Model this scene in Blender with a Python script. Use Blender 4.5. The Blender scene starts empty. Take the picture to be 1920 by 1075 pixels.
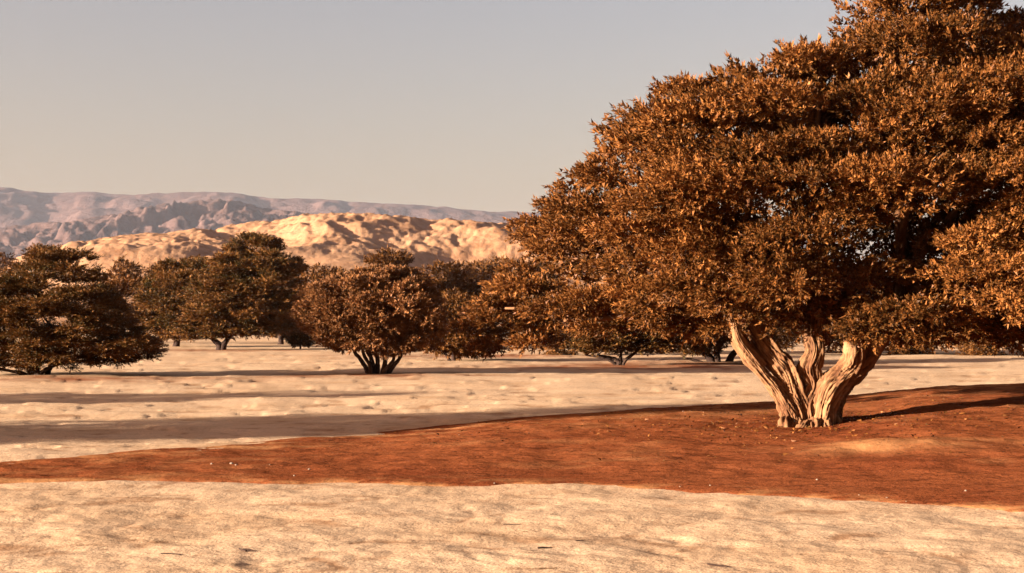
import bpy, math, random
import numpy as np

# ------------------------------------------------------------------ camera, sky, sun, exposure
SC = bpy.context.scene
COL = SC.collection
F, HZ, CX, CAMH = 2667.0, 605.0, 960.0, 1.8        # focal length in photo pixels, horizon row, centre column, eye height
cam_d = bpy.data.cameras.new('camera')
cam = bpy.data.objects.new('camera', cam_d); COL.objects.link(cam)
cam.location = (0, 0, CAMH); cam.rotation_euler = (math.radians(90), 0, 0)
cam_d.sensor_width = 36.0; cam_d.lens = 36.0 * F / 1920.0
cam_d.shift_y = (HZ - 537.5) / 1920.0
cam_d.clip_start = 0.1; cam_d.clip_end = 40000
SC.camera = cam

SUN_EL, SUN_AZ = 9.0, 21.0      # elevation; degrees the light runs away from the picture plane (it comes from the left, behind the camera)
W = bpy.data.worlds.new('World'); SC.world = W; W.use_nodes = True
wn = W.node_tree.nodes; wl = W.node_tree.links
bg = wn['Background']; sky = wn.new('ShaderNodeTexSky'); sky.sky_type = 'NISHITA'; sky.sun_disc = False
sky.sun_elevation = math.radians(SUN_EL); sky.sun_rotation = math.radians(270 - SUN_AZ)
sky.air_density = 1.25; sky.dust_density = 5.0; sky.ozone_density = 1.0; sky.altitude = 300
tint = wn.new('ShaderNodeMix'); tint.data_type = 'RGBA'; tint.blend_type = 'MULTIPLY'
tint.inputs[0].default_value = 1.0; tint.inputs[7].default_value = (0.84, 0.655, 0.70, 1)   # warm stock of the photograph
wl.new(sky.outputs[0], tint.inputs[6]); wl.new(tint.outputs[2], bg.inputs['Color'])
bg.inputs['Strength'].default_value = 0.05
sun_d = bpy.data.lights.new('sun', 'SUN'); sun_d.energy = 5.0; sun_d.angle = math.radians(0.6)
sun_d.color = (1.0, 0.97, 0.88)
sun = bpy.data.objects.new('sun', sun_d); COL.objects.link(sun)
from mathutils import Vector
a = math.radians(SUN_AZ); e = math.radians(SUN_EL)
sun.rotation_euler = Vector((math.cos(a) * math.cos(e), math.sin(a) * math.cos(e), -math.sin(e))).to_track_quat('-Z', 'Y').to_euler()
sun.location = (-40, -15, 30)
vs = SC.view_settings
vs.view_transform = 'Standard'; vs.look = 'None'; vs.exposure = 2.6; vs.gamma = 1.0; vs.use_curve_mapping = False
SC.cycles.use_denoising = True
SC.cycles.max_bounces = 6; SC.cycles.diffuse_bounces = 2; SC.cycles.volume_bounces = 1
SC.cycles.transparent_max_bounces = 4

# ------------------------------------------------------------------ helpers
def at(px, py, d):
    return np.array([(px - CX) / F * d, d, CAMH - (py - HZ) / F * d])

def hash2(ix, iy, seed):
    h = (ix.astype(np.int64) * 374761393 + iy.astype(np.int64) * 668265263 + seed * 1442695041) & 0xffffffff
    h = ((h ^ (h >> 13)) * 1274126177) & 0xffffffff
    return h ^ (h >> 16)

def perlin(x, y, seed=0):
    x = np.asarray(x, float); y = np.asarray(y, float)
    ix = np.floor(x); iy = np.floor(y); fx = x - ix; fy = y - iy
    def g(dx, dy):
        ang = hash2(ix + dx, iy + dy, seed) * (2 * math.pi / 4294967296.0)
        return np.cos(ang) * (fx - dx) + np.sin(ang) * (fy - dy)
    u = fx * fx * fx * (fx * (fx * 6 - 15) + 10); v = fy * fy * fy * (fy * (fy * 6 - 15) + 10)
    n = (g(0, 0) * (1 - u) + g(1, 0) * u) * (1 - v) + (g(0, 1) * (1 - u) + g(1, 1) * u) * v
    return n * 1.45

def fbm(x, y, seed=0, octv=4, gain=0.5, lac=2.03):
    s = 0; a_ = 1.0; f = 1.0
    for o in range(octv):
        s = s + a_ * perlin(x * f + 17.3 * o, y * f - 9.1 * o, seed + o); a_ *= gain; f *= lac
    return s

def ridged(x, y, seed=0, octv=5, gain=0.5, lac=2.1):
    s = 0; a_ = 1.0; f = 1.0; w = 1.0
    for o in range(octv):
        n = 1 - np.abs(perlin(x * f + 5.7 * o, y * f + 3.3 * o, seed + o)); n = n * n
        s = s + a_ * n * w; w = np.clip(n * 1.3, 0, 1); a_ *= gain; f *= lac
    return s

def sstep(a_, b_, x):
    t = np.clip((np.asarray(x, float) - a_) / (b_ - a_), 0, 1); return t * t * (3 - 2 * t)

def np_mesh(name, V, faces, smooth=True, attrs=None):
    """V (n,3); faces (m,k) with one k."""
    me = bpy.data.meshes.new(name)
    V = np.asarray(V, np.float32); faces = np.asarray(faces, np.int32); m, k = faces.shape
    me.vertices.add(len(V)); me.vertices.foreach_set('co', V.ravel())
    me.loops.add(m * k); me.loops.foreach_set('vertex_index', faces.ravel())
    me.polygons.add(m); me.polygons.foreach_set('loop_start', np.arange(0, m * k, k, dtype=np.int32))
    try: me.polygons.foreach_set('loop_total', np.full(m, k, np.int32))
    except Exception: pass
    me.polygons.foreach_set('use_smooth', np.full(m, bool(smooth)))
    for an, av in (attrs or {}).items():
        at_ = me.attributes.new(an, 'FLOAT', 'POINT'); at_.data.foreach_set('value', np.asarray(av, np.float32))
    me.update(); me.validate()
    return me

def grid_faces(nr, nc, wrap=False):
    r = np.arange(nr - 1)[:, None]; c = np.arange(nc if wrap else nc - 1)[None, :]
    c1 = (c + 1) % nc
    f = np.stack([r * nc + c, r * nc + c1, (r + 1) * nc + c1, (r + 1) * nc + c], -1)
    return f.reshape(-1, 4)

def obj(name, me, mat, parent=None, **props):
    o = bpy.data.objects.new(name, me); COL.objects.link(o)
    if me is not None and mat is not None: me.materials.append(mat)
    if parent is not None: o.parent = parent
    for k, v in props.items(): o[k] = v
    return o

def empty(name, loc, label, cat, group=None):
    o = bpy.data.objects.new(name, None); COL.objects.link(o); o.location = tuple(float(v) for v in loc)
    o.empty_display_size = 0.3
    o['label'] = label; o['category'] = cat
    if group: o['group'] = group
    return o

# ------------------------------------------------------------------ materials
def new_mat(name):
    m = bpy.data.materials.new(name); m.use_nodes = True
    nt = m.node_tree; b = nt.nodes['Principled BSDF']
    return m, nt, nt.nodes, nt.links, b

def N(nodes, t, **kw):
    n = nodes.new(t)
    for k, v in kw.items():
        if k in n.bl_rna.properties: setattr(n, k, v)
        else: n.inputs[k.replace('_', ' ')].default_value = v
    return n

def ramp(nodes, stops):
    r = nodes.new('ShaderNodeValToRGB'); el = r.color_ramp.elements
    while len(el) < len(stops): el.new(0.5)
    for q, (p, c) in zip(el, stops):
        q.position = p; q.color = (c[0], c[1], c[2], 1) if len(c) >= 3 else (c[0], c[0], c[0], 1)
    return r

def mapping(nodes, links, scale, coord='Object'):
    tc = nodes.new('ShaderNodeTexCoord'); mp = nodes.new('ShaderNodeMapping')
    mp.inputs['Scale'].default_value = scale; links.new(tc.outputs[coord], mp.inputs['Vector'])
    return mp

def mixc(nodes, links, fac, A, B, blend='MIX'):
    m = nodes.new('ShaderNodeMix'); m.data_type = 'RGBA'; m.blend_type = blend
    for sock, v in ((m.inputs[0], fac), (m.inputs[6], A), (m.inputs[7], B)):
        if hasattr(v, 'is_linked') or hasattr(v, 'links'): links.new(v, sock)
        elif isinstance(v, (int, float)): sock.default_value = v
        else: sock.default_value = (v[0], v[1], v[2], 1)
    return m.outputs[2]

def sand_material(name, pale, mid, dark, streak_scale, bump=0.5, soil_or_sunlit=None, litter=0.5, dash=0.645):
    m, nt, nd, lk, b = new_mat(name)
    b.inputs['Roughness'].default_value = 0.95
    b.inputs['Specular IOR Level'].default_value = 0.0
    big = N(nd, 'ShaderNodeTexNoise', Scale=0.35, Detail=5.0, Roughness=0.6)
    mp = mapping(nd, lk, (1, 1, 1)); lk.new(mp.outputs[0], big.inputs['Vector'])
    r1 = ramp(nd, [(0.30, mid), (0.55, pale)]); lk.new(big.outputs['Fac'], r1.inputs[0])
    # flat streaks of dust and litter, a few hand-widths long
    mp2 = mapping(nd, lk, streak_scale)
    st = N(nd, 'ShaderNodeTexNoise', Scale=1.0, Detail=6.0, Roughness=0.68); lk.new(mp2.outputs[0], st.inputs['Vector'])
    r2 = ramp(nd, [(0.50, (0, 0, 0)), (0.66, (1, 1, 1))]); lk.new(st.outputs['Fac'], r2.inputs[0])
    mul = N(nd, 'ShaderNodeMath', operation='MULTIPLY'); lk.new(r2.outputs[0], mul.inputs[0]); mul.inputs[1].default_value = litter
    c = mixc(nd, lk, mul.outputs[0], r1.outputs[0], dark)
    # short dark dashes: litter, and shadows of small relief painted in
    mp3 = mapping(nd, lk, (streak_scale[0] * 3.0, streak_scale[1] * 2.8, 1.0))
    ds = N(nd, 'ShaderNodeTexNoise', Scale=1.0, Detail=4.0, Roughness=0.6); lk.new(mp3.outputs[0], ds.inputs['Vector'])
    r4 = ramp(nd, [(dash, (0, 0, 0)), (dash + 0.045, (1, 1, 1))]); lk.new(ds.outputs['Fac'], r4.inputs[0])
    mul2 = N(nd, 'ShaderNodeMath', operation='MULTIPLY'); lk.new(r4.outputs[0], mul2.inputs[0]); mul2.inputs[1].default_value = 0.8
    c = mixc(nd, lk, mul2.outputs[0], c, tuple(v * 0.55 for v in dark))
    # finer dark specks, a finger long
    mp5 = mapping(nd, lk, (7.0, 15.0, 1.0)); d5 = N(nd, 'ShaderNodeTexNoise', Scale=1.0, Detail=5.0, Roughness=0.65); lk.new(mp5.outputs[0], d5.inputs['Vector'])
    r6 = ramp(nd, [(0.60, (0, 0, 0)), (0.66, (1, 1, 1))]); lk.new(d5.outputs['Fac'], r6.inputs[0])
    mu5 = N(nd, 'ShaderNodeMath', operation='MULTIPLY'); lk.new(r6.outputs[0], mu5.inputs[0]); mu5.inputs[1].default_value = 0.55
    c = mixc(nd, lk, mu5.outputs[0], c, dark)
    # grain
    gr = N(nd, 'ShaderNodeTexNoise', Scale=62.0, Detail=2.0, Roughness=0.7); lk.new(mp.outputs[0], gr.inputs['Vector'])
    r3 = ramp(nd, [(0.30, (0.42,)), (0.56, (1.13,))]); lk.new(gr.outputs['Fac'], r3.inputs[0])
    c = mixc(nd, lk, 1.0, c, r3.outputs[0], 'MULTIPLY')
    cr = N(nd, 'ShaderNodeAttribute', attribute_name='crease'); mu3 = N(nd, 'ShaderNodeMath', operation='MULTIPLY'); lk.new(cr.outputs['Fac'], mu3.inputs[0]); mu3.inputs[1].default_value = 0.75
    c = mixc(nd, lk, mu3.outputs[0], c, (0.20, 0.085, 0.036))  # dust in the creases, deepened to stand for their brown shade
    if soil_or_sunlit:
        at_ = N(nd, 'ShaderNodeAttribute', attribute_name='soil_or_sunlit')
        c = mixc(nd, lk, at_.outputs['Fac'], c, soil_or_sunlit)  # on the mound this mask mixes in pale sand and painted sunlight
    lk.new(c, b.inputs['Base Color'])
    bp = N(nd, 'ShaderNodeBump', Strength=bump, Distance=0.020)
    b1 = N(nd, 'ShaderNodeTexNoise', Scale=9.0, Detail=7.0, Roughness=0.62); lk.new(mp.outputs[0], b1.inputs['Vector'])
    lk.new(b1.outputs['Fac'], bp.inputs['Height'])
    bp2 = N(nd, 'ShaderNodeBump', Strength=bump, Distance=0.004); b2 = N(nd, 'ShaderNodeTexNoise', Scale=34.0, Detail=3.0, Roughness=0.6)
    lk.new(mp.outputs[0], b2.inputs['Vector']); lk.new(b2.outputs['Fac'], bp2.inputs['Height']); lk.new(bp.outputs[0], bp2.inputs['Normal']); lk.new(bp2.outputs[0], b.inputs['Normal'])
    return m

M_SAND = sand_material('pale_sand', (0.53, 0.322, 0.182), (0.455, 0.258, 0.134), (0.19, 0.078, 0.030), (0.9, 4.5, 1.0), 0.6, soil_or_sunlit=(0.18, 0.050, 0.019), litter=0.18)
M_RED = sand_material('red_sand', (0.212, 0.055, 0.018), (0.142, 0.032, 0.011), (0.05, 0.012, 0.005), (2.0, 5.5, 1.0), 0.8, soil_or_sunlit=(0.36, 0.15, 0.055), litter=0.6, dash=0.60)

def hill_material(name, pale, mid, dark, sc, bump_d):
    m, nt, nd, lk, b = new_mat(name)
    b.inputs['Roughness'].default_value = 1.0; b.inputs['Specular IOR Level'].default_value = 0.0
    mp = mapping(nd, lk, (sc, sc, sc * 2.5))
    n = N(nd, 'ShaderNodeTexNoise', Scale=1.0, Detail=9.0, Roughness=0.66); lk.new(mp.outputs[0], n.inputs['Vector'])
    r = ramp(nd, [(0.30, dark), (0.45, mid), (0.62, pale)]); lk.new(n.outputs['Fac'], r.inputs[0])
    lk.new(r.outputs[0], b.inputs['Base Color'])
    mp2 = mapping(nd, lk, (sc * 4, sc * 4, sc * 4))
    n2 = N(nd, 'ShaderNodeTexNoise', Scale=1.0, Detail=8.0, Roughness=0.7); lk.new(mp2.outputs[0], n2.inputs['Vector'])
    bp = N(nd, 'ShaderNodeBump', Strength=0.6, Distance=bump_d); lk.new(n2.outputs['Fac'], bp.inputs['Height'])
    lk.new(bp.outputs[0], b.inputs['Normal'])
    return m

M_DUNE = hill_material('dune_sand', (0.32, 0.160, 0.080), (0.285, 0.135, 0.064), (0.20, 0.084, 0.037), 0.03, 2.0)
M_MTN = hill_material('mountain_rock', (0.105, 0.056, 0.043), (0.076, 0.040, 0.031), (0.050, 0.027, 0.022), 0.006, 28.0)

def leaf_material(name, c0, c1, c2, rough=0.55, trans=0.06):
    m, nt, nd, lk, b = new_mat(name)
    at_ = N(nd, 'ShaderNodeAttribute', attribute_name='tint')
    r = ramp(nd, [(0.0, c0), (0.55, c1), (1.0, c2)]); lk.new(at_.outputs['Fac'], r.inputs[0])
    lk.new(r.outputs[0], b.inputs['Base Color'])
    b.inputs['Roughness'].default_value = rough; b.inputs['Specular IOR Level'].default_value = 0.10
    tr = N(nd, 'ShaderNodeBsdfTranslucent'); lk.new(r.outputs[0], tr.inputs['Color'])
    mx = N(nd, 'ShaderNodeMixShader'); mx.inputs[0].default_value = trans
    lk.new(b.outputs[0], mx.inputs[1]); lk.new(tr.outputs[0], mx.inputs[2])
    lk.new(mx.outputs[0], nd['Material Output'].inputs['Surface'])
    return m

M_LEAF = leaf_material('big_tree_leaf', (0.048, 0.018, 0.0036), (0.136, 0.042, 0.008), (0.25, 0.088, 0.020))
M_LEAF_C = leaf_material('round_tree_leaf', (0.095, 0.036, 0.011), (0.175, 0.065, 0.020), (0.26, 0.102, 0.035))
M_LEAF_A = leaf_material('feathery_leaf', (0.042, 0.027, 0.006), (0.120, 0.044, 0.0095), (0.20, 0.078, 0.018))
M_LEAF_F = leaf_material('far_leaf', (0.066, 0.025, 0.006), (0.115, 0.041, 0.009), (0.17, 0.062, 0.015))

def bark_material(name, pale, mid, dark):
    m, nt, nd, lk, b = new_mat(name)
    b.inputs['Roughness'].default_value = 0.9; b.inputs['Specular IOR Level'].default_value = 0.15
    at_ = N(nd, 'ShaderNodeAttribute', attribute_name='groove')
    r = ramp(nd, [(0.0, dark), (0.45, mid), (1.0, pale)]); lk.new(at_.outputs['Fac'], r.inputs[0])
    mp = mapping(nd, lk, (14, 14, 5))
    n = N(nd, 'ShaderNodeTexNoise', Scale=1.0, Detail=6.0, Roughness=0.65); lk.new(mp.outputs[0], n.inputs['Vector'])
    r3 = ramp(nd, [(0.3, (0.7,)), (0.65, (1.1,))]); lk.new(n.outputs['Fac'], r3.inputs[0])
    c = mixc(nd, lk, 1.0, r.outputs[0], r3.outputs[0], 'MULTIPLY')
    mp4 = mapping(nd, lk, (3.2, 3.2, 1.6)); n4 = N(nd, 'ShaderNodeTexNoise', Scale=1.0, Detail=5.0, Roughness=0.6); lk.new(mp4.outputs[0], n4.inputs['Vector'])
    r5 = ramp(nd, [(0.38, (0.62, 0.52, 0.46)), (0.6, (1.12, 1.12, 1.12))]); lk.new(n4.outputs['Fac'], r5.inputs[0]); c = mixc(nd, lk, 1.0, c, r5.outputs[0], 'MULTIPLY')
    lk.new(c, b.inputs['Base Color'])
    mp2 = mapping(nd, lk, (60, 60, 18))
    n2 = N(nd, 'ShaderNodeTexNoise', Scale=1.0, Detail=4.0, Roughness=0.6); lk.new(mp2.outputs[0], n2.inputs['Vector'])
    bp = N(nd, 'ShaderNodeBump', Strength=0.4, Distance=0.006); lk.new(n2.outputs['Fac'], bp.inputs['Height'])
    lk.new(bp.outputs[0], b.inputs['Normal'])
    return m

M_BARK = bark_material('pale_fibrous_bark', (0.225, 0.106, 0.043), (0.16, 0.066, 0.025), (0.042, 0.014, 0.005))
M_BARK_D = bark_material('dark_bark', (0.055, 0.028, 0.016), (0.036, 0.017, 0.010), (0.017, 0.008, 0.005))
m_, nt_, nd_, lk_, b_ = new_mat('pebble_stone'); M_STONE = m_
n_ = N(nd_, 'ShaderNodeTexNoise', Scale=30.0, Detail=4.0); r_ = ramp(nd_, [(0.3, (0.12, 0.065, 0.035)), (0.7, (0.21, 0.125, 0.07))])
lk_.new(n_.outputs['Fac'], r_.inputs[0]); lk_.new(r_.outputs[0], b_.inputs['Base Color']); b_.inputs['Roughness'].default_value = 0.85

# ------------------------------------------------------------------ the ground
def ground_z(x, y):
    d = np.maximum(np.abs(y), 6.0)
    z = 0.05 * fbm(x / 9.0, y / 7.0, 3, 3) * sstep(8, 40, d)
    fade = 1 - sstep(60, 160, d)
    z = z + 0.015 * fbm(x / 1.9, y / 1.5, 11, 3, 0.42) * (1 - sstep(30, 90, d))
    # worn ledges of crust that run with the wind
    t = fbm(x / 5.5, y / 1.7, 21, 4, 0.55)
    z = z + 0.030 * sstep(0.02, 0.10, t) * sstep(15.5, 20, y) * fade
    # scuffs and small pits in the near sand
    p = perlin(x / 0.55, y / 0.42, 31); q = perlin(x / 2.3, y / 2.3, 33)
    z = z - 0.016 * sstep(0.38, 0.8, p) * sstep(0.05, 0.5, q) * (1 - sstep(13, 20, d))
    z = z + 0.009 * fbm(x / 0.62, y / 0.46, 37, 3, 0.5) * (1 - sstep(14, 30, d))
    wx = x + 0.5 * fbm(x / 1.4, y / 1.4, 43, 2); wy = y + 0.5 * fbm(x / 1.4, y / 1.4, 45, 2)
    z = z + 0.022 * np.abs(perlin(wx / 1.5, wy / 1.25, 47)) * (1 - sstep(18, 45, d)) + 0.010 * np.abs(perlin(wx / 0.6, wy / 0.5, 49)) * (1 - sstep(12, 26, d))
    z = z + 0.06 * np.abs(perlin(wx / 4.2, wy / 3.0, 50)) * sstep(18, 30, d) * (1 - sstep(60, 110, d))
    p2 = perlin(x / 0.21 + 4, y / 0.17, 35)
    z = z + 0.0045 * p2 * (1 - sstep(11, 20, d))
    z = z + 0.25 * fbm(x / 40.0, y / 30.0, 41, 3) * sstep(70, 200, d)
    return z

rows = np.concatenate([np.linspace(-40, 6, 24), CAMH * F / np.arange(1330 - HZ, 1085 - HZ, -6.0)[:-1],
                       CAMH * F / np.arange(1085 - HZ, 700 - HZ, -2.2), CAMH * F / np.arange(700 - HZ, 8, -1.6),
                       np.geomspace(680, 14000, 26)])
rows = rows[np.concatenate([[True], np.diff(rows) > 1e-3])]
uu = np.concatenate([-np.geomspace(5, 0.42, 34)[:-1], np.linspace(-0.42, 0.42, 480), np.geomspace(0.42, 5, 34)[1:]])
Y, U = np.meshgrid(rows, uu, indexing='ij')
X = U * np.maximum(Y, 8.0)
Z = ground_z(X, Y)
GX, GY = X, Y

PXK = np.array([-900, 0, 350, 700, 1000, 1250, 1400, 1520, 1750, 1920, 2300, 3000])
def crest(px):
    d = np.interp(px, PXK, [17.6, 17.8, 19.6, 21.8, 23.6, 25.2, 26.2, 26.8, 27.2, 27.4, 27.4, 27])
    py = np.interp(px, PXK, [890, 881, 859, 823, 790, 772, 764, 757, 731, 725, 712, 720])
    return d, CAMH - (py - HZ) / F * d
def near_d(px):
    return CAMH * F / (np.interp(px, [-900, 0, 450, 900, 1100, 1300, 1600, 1920, 2300, 3000], [902, 905, 905, 909, 914, 923, 940, 960, 975, 985]) - HZ)

def crease_at(x, y):
    """brown dust and litter, with warm shade put into the colour, in the creases between the pillows of crust"""
    d = np.maximum(np.abs(y), 6.0)
    wx = x + 0.5 * fbm(x / 1.4, y / 1.4, 43, 2); wy = y + 0.5 * fbm(x / 1.4, y / 1.4, 45, 2)
    c = np.clip(1 - np.abs(perlin(wx / 1.5, wy / 1.25, 47)) * 9, 0, 1) * (1 - sstep(18, 45, d)) + 0.6 * np.clip(1 - np.abs(perlin(wx / 0.6, wy / 0.5, 49)) * 7, 0, 1) * (1 - sstep(12, 26, d))
    c = c + np.clip(1 - np.abs(perlin(wx / 4.2, wy / 3.0, 50)) * 8, 0, 1) * sstep(18, 30, d) * (1 - sstep(60, 110, d))
    return np.clip(c * sstep(-0.15, 0.5, fbm(x / 1.1, y / 0.8, 52, 4, 0.6)), 0, 1)

def soil_at(x, y):
    """reddish leaf-mould earth lying under the middle-distance trees"""
    s = 0
    for (px, py, rx, ry) in ((80, 713, 7.0, 2.6), (705, 706, 4.2, 2.2), (1160, 690, 6, 4), (880, 668, 8, 5), (415, 657, 7, 5), (1340, 684, 8, 5)):
        c = at(px, py, CAMH * F / (py - HZ))
        s = s + np.exp(-(((x - c[0]) / rx) ** 2 + ((y - c[1]) / ry) ** 2) * 1.3)
    px = CX + F * x / np.maximum(y, 6); dc, zc = crest(px); dn = near_d(px)
    seam = np.where(y < (dn + dc) / 2, dn - y, (y - dc) * 0.5)
    s = s + 0.45 * np.exp(-np.maximum(seam, 0) / 0.28) * sstep(-0.25, 0.45, fbm(x / 0.7, y / 0.5, 53, 4, 0.6)) * (np.abs(y) < 40)
    return np.clip(s * (0.75 + 0.7 * fbm(x / 1.6, y / 1.2, 51, 3)), 0, 0.9)


# red sand mound that carries the big tree
def mound_z(x, y):
    x = np.asarray(x, float); y = np.asarray(y, float)
    px = CX + F * x / np.maximum(y, 6)
    dc, zc = crest(px); dn = near_d(px) + 0.22 * fbm(x / 1.5, y * 0 + 2.0, 61, 3, 0.55)
    zc = np.maximum(zc, 0.012)
    t = (y - dn) / (dc - dn)
    up = np.where(t < 0, -0.5 + 0 * t, 0) + np.clip(t, 0, 1) ** 1.25
    front = zc * sstep(-0.08, 1.0, t) * 1.0 + 0.016 * sstep(-0.004, 0.03, t)
    back = zc * (1 - sstep(1.0, 1.7, t)) - 0.22 * sstep(1.02, 1.7, t)
    z = np.where(t < 1, front, back + 0.016)
    z = np.where(t > 1.7, -0.25, z)
    z = np.where(t < 0, 0.30 * t * (dc - dn), z)
    inside = sstep(0.02, 0.2, t) * (1 - sstep(1.0, 1.5, t))
    z = z + inside * (0.025 * fbm(x / 1.3, y / 1.0, 71, 4, 0.5) + 0.010 * fbm(x / 0.30, y / 0.20, 73, 3, 0.55) + 0.020 * np.abs(perlin(x / 0.9, y / 0.7, 75)))
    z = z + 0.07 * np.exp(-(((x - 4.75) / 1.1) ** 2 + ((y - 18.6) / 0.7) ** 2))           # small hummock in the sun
    return z + 0.012
def under_mound(x, y):
    px = CX + F * x / np.maximum(y, 6); dc, zc = crest(px); dn = near_d(px); w = dc - dn
    return 0.20 * sstep(0.25, 0.9, y - dn) * (1 - sstep(-0.9, -0.1, y - dc)) * (np.abs(x) < 13.6)
mx_ = np.linspace(-13.5, 15, 380); my_ = np.concatenate([np.linspace(12.2, 15.5, 60)[:-1], np.linspace(15.5, 30, 165)])
MX, MY = np.meshgrid(mx_, my_)
obj('ground', np_mesh('ground', np.stack([X, Y, Z - under_mound(X, Y)], -1).reshape(-1, 3), grid_faces(*X.shape), True, {'soil_or_sunlit': soil_at(X, Y).ravel(), 'crease': crease_at(X, Y).ravel()}), M_SAND, kind='structure')
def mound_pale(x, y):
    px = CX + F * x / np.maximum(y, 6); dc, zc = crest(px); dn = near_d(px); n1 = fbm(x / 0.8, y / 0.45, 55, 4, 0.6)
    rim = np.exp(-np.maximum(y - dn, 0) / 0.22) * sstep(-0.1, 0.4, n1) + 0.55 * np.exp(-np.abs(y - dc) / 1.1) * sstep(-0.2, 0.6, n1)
    sunlit_patch = 0.85 * np.exp(-(((x - 4.75) / 1.1) ** 2 + ((y - 18.5) / 0.65) ** 2)) + 0.35 * np.exp(-(((x - 3.2) / 2.2) ** 2 + ((y - 24.2) / 0.9) ** 2)) + 0.22 * sstep(0.2, 0.8, fbm(x / 2.6, y / 1.3, 57, 4, 0.55))  # sunlight on the hummock and crest, painted as paler sand
    return np.clip(rim + sunlit_patch * (0.7 + 0.6 * n1), 0, 0.85)
obj('red_sand_mound', np_mesh('red_sand_mound', np.stack([MX, MY, mound_z(MX, MY)], -1).reshape(-1, 3), grid_faces(*MX.shape), True, {'soil_or_sunlit': mound_pale(MX, MY).ravel()}), M_RED, kind='structure')

# ------------------------------------------------------------------ dunes and mountains
def range_mesh(name, mat, y0, yr, y1, relief, u0, u1, nu, ny, sil_px, sil_py, win):
    u = np.linspace(u0, u1, nu); yy = np.concatenate([np.linspace(y0, yr, int(ny * 0.75))[:-1], np.linspace(yr, y1, int(ny * 0.25))])
    YY, UU = np.meshgrid(yy, u, indexing='ij'); XX = UU * YY
    zz = relief(XX, YY, (YY - y0) / (yr - y0))
    # settle the skyline: the range is raised or lowered broadly until its ridge stands where it should
    pxs = CX + F * u; want = (HZ - np.interp(pxs, sil_px, sil_py)) / F
    k = np.hanning(win + 2)[1:-1]; k /= k.sum(); h_ = win // 2
    for _ in range(2):
        have = ((zz - CAMH) / YY).max(0)
        zz = zz * np.convolve(np.pad(want / np.maximum(have, 1e-4), h_, mode='edge'), k, 'valid')[None, :]
    tp = sstep(u1 - 0.12, u1, u)[None, :]; zz = zz * (1 - tp) - 3.0 * tp      # the range runs down into the plain at its far end
    return obj(name, np_mesh(name, np.stack([XX, YY, zz], -1).reshape(-1, 3), grid_faces(*XX.shape)), mat, kind='structure')

def cut(x, y, seed, octv=3, p=5):
    """narrow smooth-lipped valleys, 0..-1"""
    return -np.clip(1 - np.abs(perlin(x, y, seed)) * 1.2, 0, 1) ** p - (0.5 * np.clip(1 - np.abs(perlin(x * 2.1 + 3, y * 2.1, seed + 1)) * 1.2, 0, 1) ** p if octv > 1 else 0) - (0.25 * np.clip(1 - np.abs(perlin(x * 4.3, y * 4.3 + 3, seed + 2)), 0, 1) ** p if octv > 2 else 0)

def dune_relief(x, y, t):
    wx = x + 40 * fbm(x / 150, y / 150, 81, 3); wy = y + 40 * fbm(x / 150, y / 150, 83, 3)
    base = 52 * sstep(-0.05, 1.0, t) * (1 - sstep(1.0, 2.2, t))
    big = 15 * fbm((wx - 0.6 * wy) / 170, (wy + 0.4 * wx) / 230, 85, 2, 0.5) * sstep(0.0, 0.45, t) * (1 - 0.8 * sstep(0.62, 0.95, t))
    mid = 3.6 * fbm((wx - 0.4 * wy) / 62, wy / 80, 86, 3, 0.5) * sstep(0.3, 0.65, t) * (1 - 0.6 * sstep(0.8, 1.0, t))
    gul = 2.0 * cut(wx / 75, wy / 120, 88, 2, 6) * sstep(0.25, 0.6, t) + 1.3 * cut(wx / 24, wy / 48, 90, 3, 4) * sstep(0.4, 0.75, t) * sstep(-0.1, 0.35, perlin(x / 90, y / 110, 92))
    big = big * 0.7 + 11 * (0.55 - np.abs(perlin((wx - 0.75 * wy) / 130, (wy + 0.5 * wx) / 300, 98)) * 1.5) * sstep(0.0, 0.4, t) * (1 - 0.85 * sstep(0.7, 0.97, t))
    fine = 0.8 * fbm(x / 8, y / 11, 89, 4, 0.6) * sstep(0.2, 0.6, t) + 0.9 * cut(wx / 13, wy / 30, 94, 2, 3) * sstep(0.35, 0.7, t) * sstep(-0.2, 0.4, perlin(x / 70 + 5, y / 80, 96))
    return np.maximum(base + (big + mid + gul + fine) * (1 - sstep(1.3, 2.2, t)), -3)
range_mesh('sand_hills', M_DUNE, 520, 860, 1150, dune_relief, -0.42, 0.24, 560, 220,
           [-400, -100, 0, 100, 200, 400, 500, 560, 640, 690, 750, 900, 990, 1200, 1500, 2600], [540, 510, 492, 462, 444, 428, 413, 405, 397, 401, 405, 416, 419, 435, 465, 510], 61)

def mtn_relief(seed, h, sc, amp):
    def f(x, y, t):
        wx = x + 150 * sc * fbm(x / (420 * sc), y / (420 * sc), seed, 3); wy = y + 150 * sc * fbm(x / (420 * sc), y / (420 * sc), seed + 2, 3)
        base = h * sstep(-0.15, 1.0, t) * (1 - sstep(1.0, 2.4, t))
        r = fbm((wx - 0.3 * wy) / (520 * sc), (wy + 0.3 * wx) / (620 * sc), seed + 4, 3, 0.5)
        gul = cut((wx - 0.3 * wy) / (260 * sc), wy / (420 * sc), seed + 24, 3, 3) + 0.5 * fbm(x / (90 * sc), y / (120 * sc), seed + 34, 4, 0.6)
        k = 1 - 0.7 * sstep(0.72, 1.0, t)
        return np.maximum(base * (0.95 + amp * (r + 0.42 * gul) * k), -5)
    return f
range_mesh('far_mountains', M_MTN, 3900, 5200, 6800, mtn_relief(101, 420, 1.0, 0.075), -0.42, 0.3, 380, 100,
           [-600, 0, 25, 60, 110, 150, 230, 330, 430, 500, 600, 680, 780, 830, 900, 985, 1100, 1500, 2600], [340, 352, 351, 361, 363, 358, 366, 361, 360, 372, 373, 380, 384, 388, 396, 398, 400, 430, 440], 25)
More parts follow.
